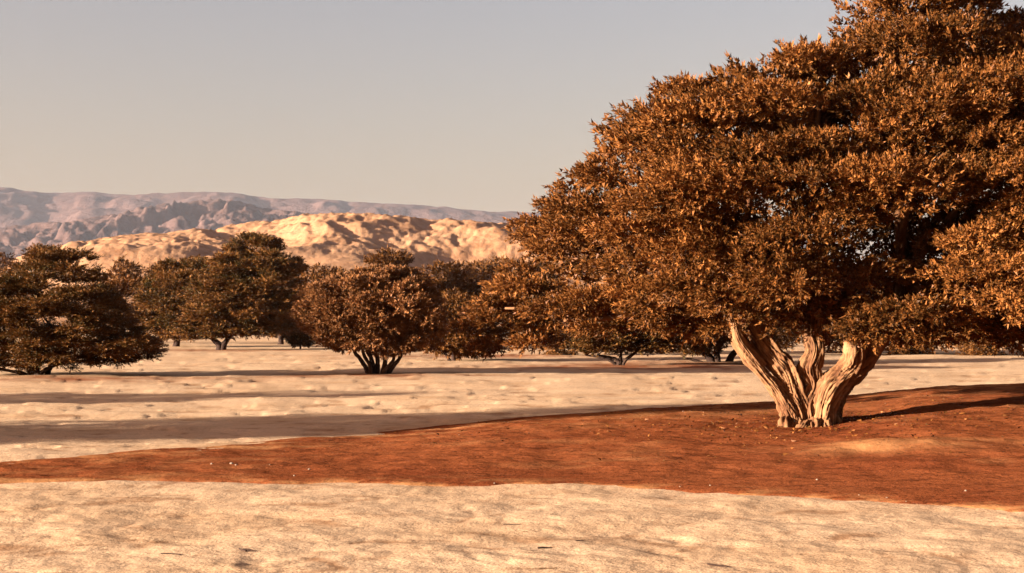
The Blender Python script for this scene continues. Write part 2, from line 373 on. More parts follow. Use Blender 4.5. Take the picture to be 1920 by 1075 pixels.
range_mesh('rugged_foothills', M_MTN, 2500, 3400, 4100, mtn_relief(121, 240, 0.34, 0.20), -0.42, 0.24, 470, 130,
           [-600, 0, 50, 130, 200, 255, 300, 345, 380, 412, 440, 480, 560, 640, 800, 1000, 1500, 2600], [430, 428, 420, 415, 404, 392, 384, 376, 380, 371, 376, 388, 398, 408, 425, 440, 480, 520], 31)

# ------------------------------------------------------------------ trees
def catmull(P, n):
    P = np.asarray(P, float); Q = np.vstack([2 * P[0] - P[1], P, 2 * P[-1] - P[-2]])
    out = []
    seg = len(P) - 1
    for t in np.linspace(0, seg - 1e-6, n):
        i = int(t); s = t - i; p0, p1, p2, p3 = Q[i], Q[i + 1], Q[i + 2], Q[i + 3]
        out.append(0.5 * (2 * p1 + (p2 - p0) * s + (2 * p0 - 5 * p1 + 4 * p2 - p3) * s * s + (3 * p1 - p0 - 3 * p2 + p3) * s ** 3))
    return np.array(out)

def tube(path, radii, n, seg, ridge=0.0, twist=0.6, seed=0, lobes=9.0, knots=0):
    """tapered limb with fibrous bark ridges; returns V, quad faces, groove value"""
    C = catmull(path, n); s = np.linspace(0, len(radii) - 1, n)
    R = np.interp(s, np.arange(len(radii)), radii)
    T = np.gradient(C, axis=0); T /= np.linalg.norm(T, axis=1)[:, None]
    u = np.cross(T[0], [0.3, 1, 0.1]); u /= np.linalg.norm(u); V = []; G = []
    L = np.concatenate([[0], np.cumsum(np.linalg.norm(np.diff(C, axis=0), axis=1))])
    ang = np.linspace(0, 2 * math.pi, seg, endpoint=False)
    kr = np.random.default_rng(seed + 77); kn = [(kr.uniform(0, 6.28), kr.uniform(0.15, 0.95) * L[-1], kr.uniform(0.14, 0.34), kr.uniform(0.05, 0.10)) for _ in range(knots)]
    for i in range(n):
        u = u - T[i] * np.dot(u, T[i]); u /= np.linalg.norm(u); w = np.cross(T[i], u)
        aa = ang + twist * L[i] + (0.28 * float(perlin(np.array([L[i] * 2.1]), np.array([seed * 1.7]), seed + 5)[0]) if ridge > 0 else 0)
        # noise periodic round the limb
        ca, sa = np.cos(aa) * lobes / 6.28, np.sin(aa) * lobes / 6.28
        if ridge > 0:
            wob = 0.55 * perlin(ca * 0.5 + 11, sa * 0.5 + L[i] * 3.0, seed + 6)
            lo = perlin(ca * 0.30 + 7 + L[i] * 0.5, sa * 0.30 + L[i] * 0.5, seed) + 0.5 * perlin(ca * 0.45 + 3 + L[i] * 1.1, sa * 0.45 - L[i] * 1.0, seed + 9)
            r1 = np.abs(perlin(ca * 1.0 + wob + L[i] * 0.8, sa * 1.0 + 1.3 * L[i] + wob, seed + 1))
            r2 = np.abs(perlin(ca * 2.0 + wob * 2 + L[i] * 4.0, sa * 2.0 + 4.5 * L[i], seed + 2))
            g = np.clip(1.25 * r1 + 1.1 * r2, 0, 1)
            rr = R[i] * (1 + 0.34 * lo + 0.10 * perlin(ca * 0.9 + L[i] * 5, sa * 0.9 + L[i] * 6, seed + 12)) + (R[i] * 0.35 + 0.05) * ridge * (g - 0.4) * 1.9
            for ka, kl, kh, kw in kn:      # knots: swellings with a dimple in the middle
                da = (ang - ka + math.pi) % (2 * math.pi) - math.pi; q2 = ((da * R[i]) ** 2 + (L[i] - kl) ** 2) / (kw * kw)
                rr = rr + R[i] * kh * (np.exp(-q2) - 0.75 * np.exp(-q2 * 7)); g = np.clip(g - 0.5 * np.exp(-q2 * 6), 0, 1)
        else:
            g = 0.5 + 0.4 * perlin(ca * 2, sa * 2 + L[i] * 2, seed); rr = R[i] * (1 + 0.12 * perlin(ca + L[i], sa, seed + 3))
        V.append(C[i] + rr[:, None] * (np.cos(ang)[:, None] * u + np.sin(ang)[:, None] * w)); G.append(g)
    V = np.array(V).reshape(-1, 3); G = np.array(G).ravel(); f = grid_faces(n, seg, True)
    # closing caps as quads onto a centre point
    k = len(V); V = np.vstack([V, C[0] - T[0] * R[0] * 0.3, C[-1] + T[-1] * R[-1] * 0.3]); G = np.concatenate([G, [0.5, 0.5]])
    j = np.arange(0, seg, 2)
    f = np.vstack([f, np.stack([np.full_like(j, k), (j + 2) % seg, (j + 1) % seg, j], -1),
                   np.stack([np.full_like(j, k + 1), (n - 1) * seg + j, (n - 1) * seg + (j + 1) % seg, (n - 1) * seg + (j + 2) % seg], -1)])
    return V, f, G

def join(parts):
    V = []; Fc = []; G = []; k = 0
    for v, f, g in parts: V.append(v); Fc.append(f + k); G.append(g); k += len(v)
    return np.vstack(V), np.vstack(Fc), np.concatenate(G)

def limb_obj(name, parts, mat, parent, origin):
    v, f, g = join(parts)
    return obj(name, np_mesh(name, v - origin, f, True, {'groove': g}), mat, parent)

def unit(v): return v / np.maximum(np.linalg.norm(v, axis=-1, keepdims=True), 1e-9)

def sprays(rng, P, A, nleaf, L, ll, lw, spread=0.8, up=0.25, fan=0.0, toff=0.0):
    """leafy twigs: P positions, A axes; every twig carries nleaf folded leaves set round it. returns V, tri faces, tint"""
    n = len(P); A = unit(A)
    ref = unit(rng.normal(size=(n, 3))); S = unit(np.cross(A, ref)); B = np.cross(A, S)
    t = (np.arange(nleaf) + 0.5) / nleaf; t = 0.15 + 0.85 * t
    ph = np.arange(nleaf) * 2.39996
    ph = ph[None, :] + rng.uniform(0, 6.28, (n, 1)) + rng.normal(0, 0.3, (n, nleaf))
    tt = np.clip(t[None, :] + rng.normal(0, 0.05, (n, nleaf)), 0.02, 1.05)
    rad = np.cos(ph)[..., None] * S[:, None] + np.sin(ph)[..., None] * B[:, None]
    if fan: rad = rad * np.array([1, 1, 1 - fan])
    D = A[:, None] * (0.35 + 0.75 * tt[..., None]) + rad * (spread * (1.15 - 0.6 * tt[..., None]))
    D = unit(D + np.array([0, 0, up]) + rng.normal(0, 0.16, D.shape))
    base = P[:, None] + A[:, None] * (tt * L)[..., None]
    le = ll * rng.uniform(0.5, 1.4, (n, nleaf, 1)); wd = lw * rng.uniform(0.8, 1.2, (n, nleaf, 1))
    side = unit(np.cross(D, np.array([0, 0, 1.0]) + rng.normal(0, 0.55, D.shape))); nrm = np.cross(side, D)
    # a blade leaf: widest a third of the way up, one face each
    wd = wd * 1.25; lo_p = base + D * le * 0.22
    v0 = base * 0.5 + lo_p * 0.5 + side * wd * 0.5; v1 = lo_p - side * wd * 0.5; v2 = base + D * le - nrm * le * 0.08
    V = np.stack([v0, v1, v2], 2).reshape(-1, 3)
    Fc = np.arange(n * nleaf * 3).reshape(-1, 3)
    tw = rng.normal(0.43, 0.15, (n, 1)) + np.reshape(toff, (-1, 1)); tn = np.clip(tw + rng.normal(0, 0.17, (n, nleaf)), 0, 1)
    return V, Fc, np.repeat(tn.ravel(), 3)

def in_poly(px, py, poly):
    poly = np.asarray(poly, float); x0, y0 = poly[:, 0], poly[:, 1]; x1, y1 = np.roll(x0, -1), np.roll(y0, -1)
    c = np.zeros(np.shape(px), bool)
    for a0, b0, a1, b1 in zip(x0, y0, x1, y1):
        if b0 == b1: continue
        hit = ((b0 > py) != (b1 > py)) & (px < (a1 - a0) * (py - b0) / (b1 - b0) + a0)
        c ^= hit
    return c

def edge_dist(px, py, poly):
    poly = np.asarray(poly, float); d = np.full(np.shape(px), 1e9)
    for p, q in zip(poly, np.roll(poly, -1, 0)):
        v = q - p; t = np.clip(((px - p[0]) * v[0] + (py - p[1]) * v[1]) / max(v @ v, 1e-9), 0, 1)
        d = np.minimum(d, np.hypot(px - p[0] - t * v[0], py - p[1] - t * v[1]))
    return d

def crown_lobes(rng, poly, d, r, thick, dshift=None, step=0.85, layers=(('f', 1.0), ('b', 0.5), ('m', 0.6)), jit=0.25, rim=0.0, gaps=()):
    """leaf masses filling a crown: outline is the crown's own profile, its depth swells away from the rim.
    returns centres (n,3), radii, layer code, outward direction"""
    ppm = F / d; poly = np.asarray(poly, float); x0, y0 = poly.min(0); x1, y1 = poly.max(0)
    out = []
    for code, keep in layers:
        s = r * ppm * step * (1.0 if code == 'f' else 1.25)
        gx, gy = np.meshgrid(np.arange(x0, x1, s), np.arange(y0, y1, s * 0.86))
        gx = gx.ravel() + rng.uniform(-0.5, 0.5, gx.size) * s; gy = gy.ravel() + rng.uniform(-0.4, 0.4, gy.size) * s
        e_ = edge_dist(gx, gy, poly) / ppm; ok = in_poly(gx, gy, poly) & (e_ > 0.28 * r) & (rng.random(gx.size) < keep)
        if code == 'f':
            for hx, hy, hw, hh in gaps: ok &= ((gx - hx) / hw) ** 2 + ((gy - hy) / hh) ** 2 > 1
        gx, gy, e_ = gx[ok], gy[ok], e_[ok]
        R = np.minimum(r * rng.uniform(0.72, 1.25, gx.size), e_ * 1.02 + 0.12 * r)
        T = thick * np.sqrt(1 - (1 - np.clip(e_ / (thick * 1.1), 0, 1)) ** 2)
        if code == 'f': dep = -T * rng.uniform(0.72, 1.05, gx.size) + rng.normal(0, jit, gx.size) * r
        elif code == 'b': dep = T * rng.uniform(0.6, 1.0, gx.size)
        else: dep = T * rng.uniform(-0.25, 0.5, gx.size)
        dc = d + (dshift(gx, gy) if dshift else 0) + dep
        P = np.stack([(gx - CX) / F * dc, dc, CAMH - (gy - HZ) / F * dc], -1)
        for p, q in zip(P, R): out.append((p, q * (1 if code != 'm' else 1.15), code))
    if rim:      # small tufts all along the rim keep the profile ragged
        q = np.vstack([poly, poly[:1]]); seg = np.hypot(*np.diff(q, axis=0).T); cum = np.concatenate([[0], np.cumsum(seg)]); cen = poly.mean(0)
        for s_ in np.arange(0, cum[-1], rim * ppm * 0.8):
            s2 = min(s_ + rng.uniform(0, rim * ppm * 0.5), cum[-1] - 1e-3); i = int(np.searchsorted(cum, s2, 'right') - 1); t = (s2 - cum[i]) / max(seg[i], 1e-6)
            p = q[i] * (1 - t) + q[i + 1] * t; tg = (q[i + 1] - q[i]) / max(seg[i], 1e-6); nn = np.array([-tg[1], tg[0]])
            if not in_poly(np.array([p[0] + nn[0] * 4]), np.array([p[1] + nn[1] * 4]), poly)[0]: nn = -nn
            if rng.random() < 0.42: continue
            for k_ in range(2):
                R = rim * rng.uniform(0.55, 1.0); g = p + nn * R * ppm * (rng.uniform(0.45, 1.25) + 0.9 * k_); dc = d + (float(dshift(g[0], g[1])) if dshift else 0) + rng.normal(0, 0.5) * thick * 0.3
                out.append((np.array([(g[0] - CX) / F * dc, dc, CAMH - (g[1] - HZ) / F * dc]), R, 'f'))
    return out

def lobe_sprays(rng, lobes, dens, centre, flat, nleaf, L, ll, lw, spread=0.8, up=0.25, horiz=0.0, under=0.45, fan=0.0, scale_in=1.0):
    PP = []; AA = []; TT = []
    for c, R, code in lobes:
        k = 1.0 if code == 'f' else (0.55 if code == 'b' else 0.5)
        n = max(6, int(dens * 4 * math.pi * R * R * k))
        dv = unit(rng.normal(size=(n, 3))); dv = dv[(dv[:, 2] > -0.25) | (rng.random(n) < under)]; n = len(dv)
        rad = rng.uniform(0.35, 1.0, (n, 1)) ** 0.45
        ax = np.array([1.15, 1.15, flat]) * R
        lump = 1 + 0.32 * np.sin(dv[:, :1] * 5 + c[0] * 7) * np.sin(dv[:, 1:2] * 4 + c[2] * 5)
        P = c + dv * ax * rad * lump * scale_in
        out = unit(c - centre)
        A = unit(dv * np.array([1, 1, 0.7])) * 0.75 + out * 0.5 + rng.normal(0, 0.28, (n, 3)) + np.array([0, 0, 0.12])
        A[:, 2] *= (1 - horiz)
        PP.append(P - unit(A) * L * 0.6); AA.append(A); TT.append(np.full(n, rng.normal(0, 0.13)))
    return sprays(rng, np.vstack(PP), np.vstack(AA), nleaf, L, ll, lw, spread, up, fan, np.concatenate(TT))

def leaf_obj(name, data, mat, parent, origin, **props):
    v, f, t = data
    return obj(name, np_mesh(name, v - origin, f, False, {'tint': t}), mat, parent, **props)

def split_boughs(rng, lobes, k):
    C = np.array([c for c, R, q in lobes]); seeds = C[rng.choice(len(C), min(k, len(C)), replace=False)]
    for _ in range(6):
        lab = np.argmin(((C[:, None] - seeds[None]) ** 2 * np.array([1, 0.6, 1.6])).sum(-1), 1)
        for j in range(len(seeds)):
            if (lab == j).any(): seeds[j] = C[lab == j].mean(0)
    return [[lobes[i] for i in np.where(lab == j)[0]] for j in range(len(seeds)) if (lab == j).any()], seeds

# --- the big tree
rng = np.random.default_rng(7)
BD = 22.0
base = at(1520, 803, BD); base[2] = float(mound_z(np.array([base[0]]), np.array([BD]))[0])
T0 = empty('big_tree', base, 'huge spreading tree with thick pale twisted trunk on the red sand mound', 'tree')
def S(px, py, dy=0.0): return at(px, py, BD + dy)
MAIN = [(858, 597), (883, 575), (903, 540), (928, 522), (963, 490), (997, 455), (985, 420), (972, 387), (1006, 371), (1024, 339), (1065, 320), (1098, 298), (1103, 261), (1135, 252),
        (1152, 216), (1182, 196), (1220, 168), (1270, 138), (1320, 144), (1370, 114), (1420, 104), (1440, 102), (1480, 83), (1530, 73), (1590, 84), (1604, 62), (1568, 46), (1612, 30), (1618, -5),
        (1640, -50), (1700, -90), (1770, -105), (1840, -70), (1880, 4), (1925, 22), (2000, 60), (2090, 150), (2180, 280), (2250, 420), (2250, 560), (2180, 640), (2050, 672), (1930, 676), (1890, 662),
        (1850, 652), (1790, 660), (1720, 652), (1650, 652), (1600, 655), (1560, 634), (1520, 640), (1480, 640), (1420, 636), (1380, 634), (1330, 652), (1260, 642), (1200, 626), (1150, 642), (1050, 640), (1000, 664), (938, 652), (913, 628), (878, 616)]
def main_shift(px, py):
    left = sstep(1450, 1000, px); low = sstep(250, 560, py)
    return 2.6 * left * (0.35 + 0.65 * low) + 0.9 * sstep(150, -60, py) - 1.3 * sstep(1650, 1900, px) * low
GAPS = [(1725, 500, 62, 95), (1560, 590, 70, 36), (1582, 205, 46, 34), (1205, 262, 30, 16), (1262, 478, 44, 24), (1180, 568, 34, 20), (1655, 385, 50, 26), (1490, 255, 42, 18), (1400, 320, 50, 18), (1640, 120, 22, 20), (1790, 150, 40, 20), (1840, 90, 40, 22), (1080, 480, 40, 14), (1420, 560, 40, 20), (1840, 420, 40, 16), (1290, 590, 30, 16)]
L0 = crown_lobes(rng, MAIN, BD, 0.62, 2.6, main_shift, 1.03, (('f', 0.97), ('b', 0.6), ('m', 1.0)), jit=0.55, rim=0.34, gaps=GAPS)
cc = at(1560, 420, BD)
for hx, hy, hw, hh in GAPS:      # dark leaf mass at the back of every hollow
    for k_ in range(4): L0.append((at(hx + rng.normal(0, hw * 0.4), hy + rng.normal(0, hh * 0.4), BD + float(main_shift(hx, hy)) + rng.uniform(0.6, 2.0)), 0.6, 'm'))
for hx, hy, hr in [(1625, 618, .42), (1668, 600, .5), (1712, 588, .5), (1756, 590, .46), (1700, 625, .42), (1745, 628, .4), (1790, 618, .38), (1650, 632, .36), (1850, 610, .46), (1890, 590, .5)]:      # low bough hanging right of the trunk
    L0.append((at(hx, hy, BD - 2.3 + rng.normal(0, 0.25)), hr, 'f'))
front = [l for l in L0 if l[2] == 'f']; inner = [l for l in L0 if l[2] != 'f']
crown = leaf_obj('crown', lobe_sprays(rng, inner, 36, cc, 0.66, 11, 0.24, 0.115, 0.046, horiz=0.25), M_LEAF, T0, base, kind='stuff')
bl, seeds = split_boughs(rng, front, 30)
for ls in bl:
    leaf_obj('leafy_bough', lobe_sprays(rng, ls, 92, cc, 0.45, 15, 0.19, 0.070, 0.026, horiz=0.22, under=0.28), M_LEAF, crown, base, kind='stuff')
stems = [
    ('stem', [S(1487, 824), S(1484, 788), S(1464, 742, -.02), S(1430, 702, -.05), S(1400, 662, .05), S(1375, 620, .3), S(1330, 540, .8)], [0.180, 0.149, 0.113, 0.070, 0.095, 0.099, 0.072]),
    ('stem', [S(1508, 824, .05), S(1503, 788, .05), S(1492, 745, .05), S(1477, 705, .08), S(1440, 660, .15), S(1405, 605, .3), S(1390, 520, .5)], [0.216, 0.176, 0.153, 0.151, 0.162, 0.153, 0.108]),
    ('stem', [S(1521, 824, .0), S(1518, 788, .0), S(1515, 758, .0), S(1525, 724, .02), S(1518, 694, .05), S(1527, 660, .1), S(1522, 620, .4), S(1540, 500, .6)], [0.22, 0.17, 0.125, 0.12, 0.155, 0.125, 0.117, 0.072]),
    ('stem', [S(1542, 824, -.12), S(1541, 790, -.12), S(1545, 757, -.1), S(1554, 731, -.1), S(1582, 703, -.05), S(1612, 674, 0), S(1640, 630, .1), S(1690, 520, .2)], [0.216, 0.176, 0.162, 0.194, 0.176, 0.189, 0.171, 0.117]),
    ('stem', [S(1562, 824, .35), S(1558, 788, .35), S(1561, 755, .35), S(1578, 722, .4), S(1608, 690, .5), S(1646, 640, .7), S(1720, 540, 1.0)], [0.207, 0.171, 0.158, 0.153, 0.149, 0.135, 0.090]),
]
burl = [tube([S(1476 + 17 * q, 826, -.20 + .05 * (q % 3)), S(1474 + 17.5 * q + 4 * (q % 2), 800, -.17 + .05 * (q % 3)), S(1478 + 16 * q, 782 - 7 * (q % 2), 0.0)], [.15, .115 - .02 * (q % 2), .05], 36, 40, 0.5, 0.9, 300 + q, 12) for q in range(6)]
root_paths = [[(1482, 798, -.1), (1466, 806, -.2), (1450, 822, -.3)], [(1508, 798, -.25), (1498, 810, -.4), (1484, 828, -.5)], [(1545, 796, -.25), (1548, 810, -.4), (1562, 828, -.5)], [(1568, 794, .1), (1582, 806, .1), (1594, 822, .1)], [(1525, 796, -.25), (1526, 808, -.4), (1518, 830, -.5)]]
for q, pth in enumerate(root_paths):
    burl.append(tube([S(*p) for p in pth], [.10, .065, .03], 40, 40, 0.45, 0.6, 330 + q, 12))
trunk = limb_obj('trunk', burl, M_BARK, T0, base)
for q, (nm, pth, rad) in enumerate(stems):
    limb_obj('stem', [tube(pth, rad, 110, 100, 0.24, 0.45, 340 + 11 * q, 30, knots=9)], M_BARK, trunk, base)
# side forks just under the leaves
for q, (pth, rad) in enumerate([([S(1592, 690, -.1), S(1600, 665, -.2), S(1598, 630, -.2), S(1590, 560, -.2)], [.16, .13, .11, .06]), ([S(1424, 690, 0), S(1398, 655, -.1), S(1385, 632, -.1), S(1372, 590, 0)], [.11, .085, .07, .05])]):
    limb_obj('stem', [tube(pth, rad, 60, 70, 0.26, 0.5, 400 + q, 20)], M_BARK, trunk, base)
tops = [p[1][-1] for p in stems]
for q, s_ in enumerate(seeds):
    o_ = min(tops, key=lambda t_: np.linalg.norm(t_ - s_)); midp = (o_ + s_) / 2 + np.array([0, 0.25, -0.15])
    if np.linalg.norm(o_ - s_) < 0.4: continue
    limb_obj('branch', [tube([o_, midp, s_ + 0.02], [.085, .055, .02], 14, 8, 0, 0, q)], M_BARK, trunk, base)

# fallen leaves strewn on the red sand round the trunk
nl = 1700; la = rng.uniform(0, 6.28, nl); lr = np.abs(rng.normal(0, 2.2, nl)) + 0.15
lx = base[0] + np.cos(la) * lr * 1.25; ly = base[1] + np.sin(la) * lr
ok = (ly < 27) & (ly > 14.5) & (lx < 14); lx, ly = lx[ok], ly[ok]; lp = np.stack([lx, ly, mound_z(lx, ly) + 0.006], -1)
ax = np.stack([np.cos(la[ok] * 7), np.sin(la[ok] * 7), rng.normal(0.05, 0.12, len(lx))], -1)
v_, f_, t_ = sprays(rng, lp, ax, 1, 0.01, 0.075, 0.026, 0.1, 0.0)
lo_ = obj('leaf_litter', np_mesh('leaf_litter', v_, f_, False, {'tint': t_ * 0.8}), M_LEAF, None, kind='stuff', label='dry fallen leaves strewn over the red sand round the big trunk', category='leaf litter')

# --- the other trees
def tree(name, label, poly, d, basepx, r, thick, mat, dens, nleaf, L, ll, lw, seed, stems_px, flat=0.5, horiz=0.4, group=None, keep=0.9, boughs=0, rim=0.0, fan=0.0, up=0.2, limbs=8, mat_b=None, under=0.45, basez=None, stem_parts=False, cat='tree', spread=0.8, twigs=0):
    rng = np.random.default_rng(seed); mat_b = mat_b or M_BARK_D
    b = at(basepx[0], basepx[1], d)
    b[2] = float(ground_z(np.array([b[0]]), np.array([b[1]]))[0]) if basez is None else basez
    T = empty(name, b, label, cat, group)
    lob = crown_lobes(rng, poly, d, r, thick, None, 0.9, (('f', keep), ('b', 0.5), ('m', 0.7)), rim=rim * r, jit=0.4)
    xs = np.array([p[0] for p in poly]); ys = np.array([p[1] for p in poly]); c0 = at(xs.mean(), ys.mean() + 20, d)
    fr = [l for l in lob if l[2] == 'f']; inn = [l for l in lob if l[2] != 'f'] or lob[:1]
    kw = dict(horiz=horiz, fan=fan, up=up, under=under, spread=spread)
    if boughs and len(fr) > boughs:
        cr = leaf_obj('crown', lobe_sprays(rng, inn, dens * 0.8, c0, flat, nleaf, L, ll * 1.15, lw * 1.15, **kw), mat, T, b, kind='stuff')
        groups, sd = split_boughs(rng, fr, boughs)
        for ls in groups: leaf_obj('leafy_bough', lobe_sprays(rng, ls, dens, c0, flat, nleaf, L, ll, lw, **kw), mat, cr, b, kind='stuff')
    else:
        leaf_obj('crown', lobe_sprays(rng, lob, dens, c0, flat, nleaf, L, ll, lw, **kw), mat, T, b, kind='stuff'); sd = np.array([l[0] for l in fr])
    parts = []
    for q, (pts, rads) in enumerate(stems_px):
        P = [at(p[0], p[1], d + (p[2] if len(p) > 2 else 0)) for p in pts]; P[0][2] = b[2] - 0.12
        parts.append(tube(P, rads, 26 if d < 60 else 12, 18 if d < 60 else 8, 0.22 if d < 60 else 0, 0.5, seed * 13 + q, 6))
    tips = [at(s_[0][-1][0], s_[0][-1][1], d) for s_ in stems_px]
    if len(sd) > limbs: sd = sd[rng.choice(len(sd), limbs, replace=False)]
    lim = []
    for q, s_ in enumerate(sd):
        o_ = min(tips, key=lambda t_: np.linalg.norm(t_ - s_)); r0 = stems_px[0][1][-1]
        lim.append(tube([o_, (o_ + s_) / 2 + np.array([0, 0, -0.05 * np.linalg.norm(s_ - o_)]), s_], [r0 * 0.8, r0 * 0.5, r0 * 0.2], 8, 6, 0, 0, q))
    if stem_parts:
        tk = limb_obj('trunk', parts[:1] + lim, mat_b, T, b)
        for p in parts[1:]: limb_obj('stem', [p], mat_b, tk, b)
    else: limb_obj('trunk', parts + lim, mat_b, T, b)
    return T

def blob(cx, cy, rx, ry, seed, flatb=0.55, n=26, rough=0.16):
    """uneven round crown profile, flatter below"""
    rg = np.random.default_rng(seed); t = np.linspace(0, 2 * math.pi, n, endpoint=False)
    k = 1 + rough * (np.sin(3 * t + rg.uniform(0, 6)) * 0.6 + np.sin(5 * t + rg.uniform(0, 6)) * 0.5 + rg.normal(0, 0.35, n))
    y = np.sin(t); y = np.where(y > 0, y * flatb, y)
    return np.stack([cx + rx * np.cos(t) * k, cy + ry * y * k], -1)

# round multi-stemmed tree in the middle
D_C = CAMH * F / (703 - HZ)
POLY_C = [(556, 575), (560, 553), (578, 535), (600, 528), (640, 515), (668, 505), (700, 503), (735, 500), (770, 503), (795, 516), (812, 535), (820, 552), (830, 580), (835, 610), (832, 640), (815, 660), (790, 655), (760, 668), (725, 672), (690, 660), (660, 662), (625, 658), (595, 645), (570, 620), (556, 598)]
stC = [([(700, 705), (700, 690), (696, 672), (688, 655), (680, 620)], [0.106, 0.079, 0.066, 0.056, 0.040]),
       ([(692, 705), (686, 690), (674, 672), (665, 660), (655, 630)], [0.086, 0.066, 0.056, 0.050, 0.033]),
       ([(706, 705, .2), (708, 690, .2), (708, 672, .2), (703, 655, .2), (700, 615)], [0.099, 0.073, 0.059, 0.053, 0.033]),
       ([(716, 705), (720, 688), (722, 672), (716, 652), (720, 610)], [0.106, 0.086, 0.073, 0.066, 0.040]),
       ([(724, 705, .1), (736, 688, .1), (748, 674, .1), (752, 660, .1), (748, 640), (758, 600)], [0.092, 0.066, 0.056, 0.053, 0.046, 0.033]),
       ([(712, 705, -.2), (726, 690, -.2), (738, 674, -.1), (736, 655), (730, 620)], [0.079, 0.056, 0.046, 0.040, 0.033]),
       ([(698, 705, -.15), (693, 685, -.15), (682, 665, -.1), (678, 640)], [0.073, 0.053, 0.046, 0.033])]
tree('round_tree', 'rounded brown-leaved tree on a fan of slender dark stems, standing in the middle', POLY_C, D_C, (708, 703), 0.42, 1.7, M_LEAF_C, 92, 12, 0.20, 0.092, 0.042, 21, stC, flat=0.56, horiz=0.0, keep=0.82, boughs=12, rim=0.55, stem_parts=True, up=0.1)

# broad feathery tree at the left edge
D_A = CAMH * F / (706 - HZ)
POLY_A = [(-150, 640), (-140, 590), (-110, 550), (-60, 520), (0, 510), (40, 500), (52, 478), (62, 462), (85, 456), (120, 462), (150, 472), (180, 486), (172, 498), (192, 508), (205, 530), (225, 560), (240, 590), (270, 615), (296, 640), (304, 662), (288, 676), (240, 688), (190, 692), (140, 696), (104, 690), (60, 700), (20, 692), (-60, 700), (-120, 690)]
stA = [([(62, 708), (58, 692), (40, 672), (10, 640)], [.17, .12, .09, .06]), ([(68, 708), (66, 690), (80, 664), (95, 610)], [.16, .13, .10, .06]),
       ([(88, 710, .4), (92, 694, .3), (104, 676, .2), (140, 630)], [.10, .07, .06, .05]), ([(54, 708, -.2), (40, 700, -.2), (14, 694, -.2), (-10, 690)], [.09, .06, .04, .03]), ([(60, 708, -.3), (76, 700, -.3), (92, 690, -.2), (120, 680)], [.10, .07, .05, .03])]
tree('feathery_tree', 'wide feathery dark green tree with drooping low boughs at the left edge', POLY_A, D_A, (66, 706), 0.50, 2.4, M_LEAF_A, 66, 14, 0.40, 0.09, 0.032, 22, stA, flat=0.30, horiz=0.55, keep=0.74, boughs=14, rim=0.6, fan=0.5, up=0.12)

# tall layered tree with short trunk, behind to the right of it
D_B = CAMH * F / (656 - HZ)
POLY_B = [(345, 600), (350, 560), (365, 520), (392, 500), (420, 470), (436, 448), (455, 436), (490, 434), (520, 448), (526, 470), (560, 480), (572, 490), (566, 520), (560, 560), (565, 600), (548, 622), (510, 632), (470, 634), (430, 640), (395, 640), (360, 636), (330, 630)]
stB = [([(412, 657), (412, 648), (404, 640), (380, 615)], [.30, .22, .20, .12]), ([(417, 657), (420, 646), (428, 634), (450, 590)], [.26, .20, .16, .10])]
tree('layered_tree', 'tall layered dark tree with a short forked trunk, a knob of foliage on top', POLY_B, D_B, (415, 655), 0.85, 3.2, M_LEAF_A, 22, 12, 0.50, 0.185, 0.068, 23, stB, flat=0.32, horiz=0.5, keep=0.72, boughs=10, rim=0.6, fan=0.4, up=0.12)
POLY_B2 = [(252, 590), (256, 560), (268, 530), (290, 505), (300, 488), (325, 484), (335, 496), (360, 480), (400, 482), (420, 500), (430, 540), (425, 590), (400, 630), (350, 640), (310, 640), (275, 625)]
tree('bushy_tree', 'bushy brown tree pressed against the left flank of the tall layered tree', POLY_B2, D_B * 1.12, (330, 650), 0.95, 3.2, M_LEAF_A, 18, 12, 0.46, 0.20, 0.075, 24, [([(330, 652), (332, 640), (335, 610)], [.3, .24, .15])], flat=0.42, horiz=0.35, keep=0.78, boughs=7, rim=0.6, fan=0.3)

# low dark bush behind the round tree, left; low wide bush to its right
tree('dark_bush', 'low dark green bush peeping out left of the round middle tree', blob(563, 632, 28, 26, 5, 0.85), 97, (563, 654), 0.36, 0.9, M_LEAF_A, 34, 10, 0.3, 0.2, 0.075, 25, [([(563, 656), (563, 648), (560, 635)], [.08, .06, .04])], flat=0.7, horiz=0.1, cat='bush', limbs=5)
POLY_D = [(780, 640), (785, 600), (800, 570), (822, 548), (850, 545), (880, 556), (905, 575), (925, 600), (945, 630), (952, 650), (935, 664), (900, 668), (860, 672), (825, 674), (795, 668)]
tree('spreading_bush', 'dense spreading bush with a skirt to the ground, right of the round middle tree', POLY_D, 66, (850, 676), 0.55, 1.6, M_LEAF_F, 30, 12, 0.28, 0.17, 0.07, 26, [([(850, 682), (850, 664), (845, 640)], [.12, .1, .06]), ([(846, 682), (836, 664), (826, 640)], [.1, .07, .05])], flat=0.6, horiz=0.15, boughs=6, cat='bush')

# small trees seen below the big crown
POLY_E = [(1072, 655), (1078, 630), (1095, 595), (1130, 560), (1180, 545), (1225, 556), (1255, 590), (1272, 625), (1278, 650), (1262, 664), (1225, 667), (1190, 664), (1150, 668), (1110, 668), (1085, 664)]
stE = [([(1160, 686), (1158, 678), (1150, 672), (1120, 666)], [.12, .09, .06, .04]), ([(1162, 686), (1163, 676), (1164, 664), (1164, 645)], [.1, .08, .06, .04]), ([(1158, 686, .1), (1150, 680), (1130, 671), (1098, 666)], [.08, .06, .05, .03]), ([(1164, 686), (1172, 676), (1182, 668), (1200, 655)], [.08, .06, .05, .03])]
tree('umbrella_thorn', 'small flat-topped dark tree with splayed bare limbs under the big crown', POLY_E, CAMH * F / (686 - HZ), (1161, 685), 0.32, 1.2, M_LEAF_A, 50, 11, 0.28, 0.13, 0.05, 27, stE, flat=0.45, horiz=0.5, fan=0.4, limbs=10)
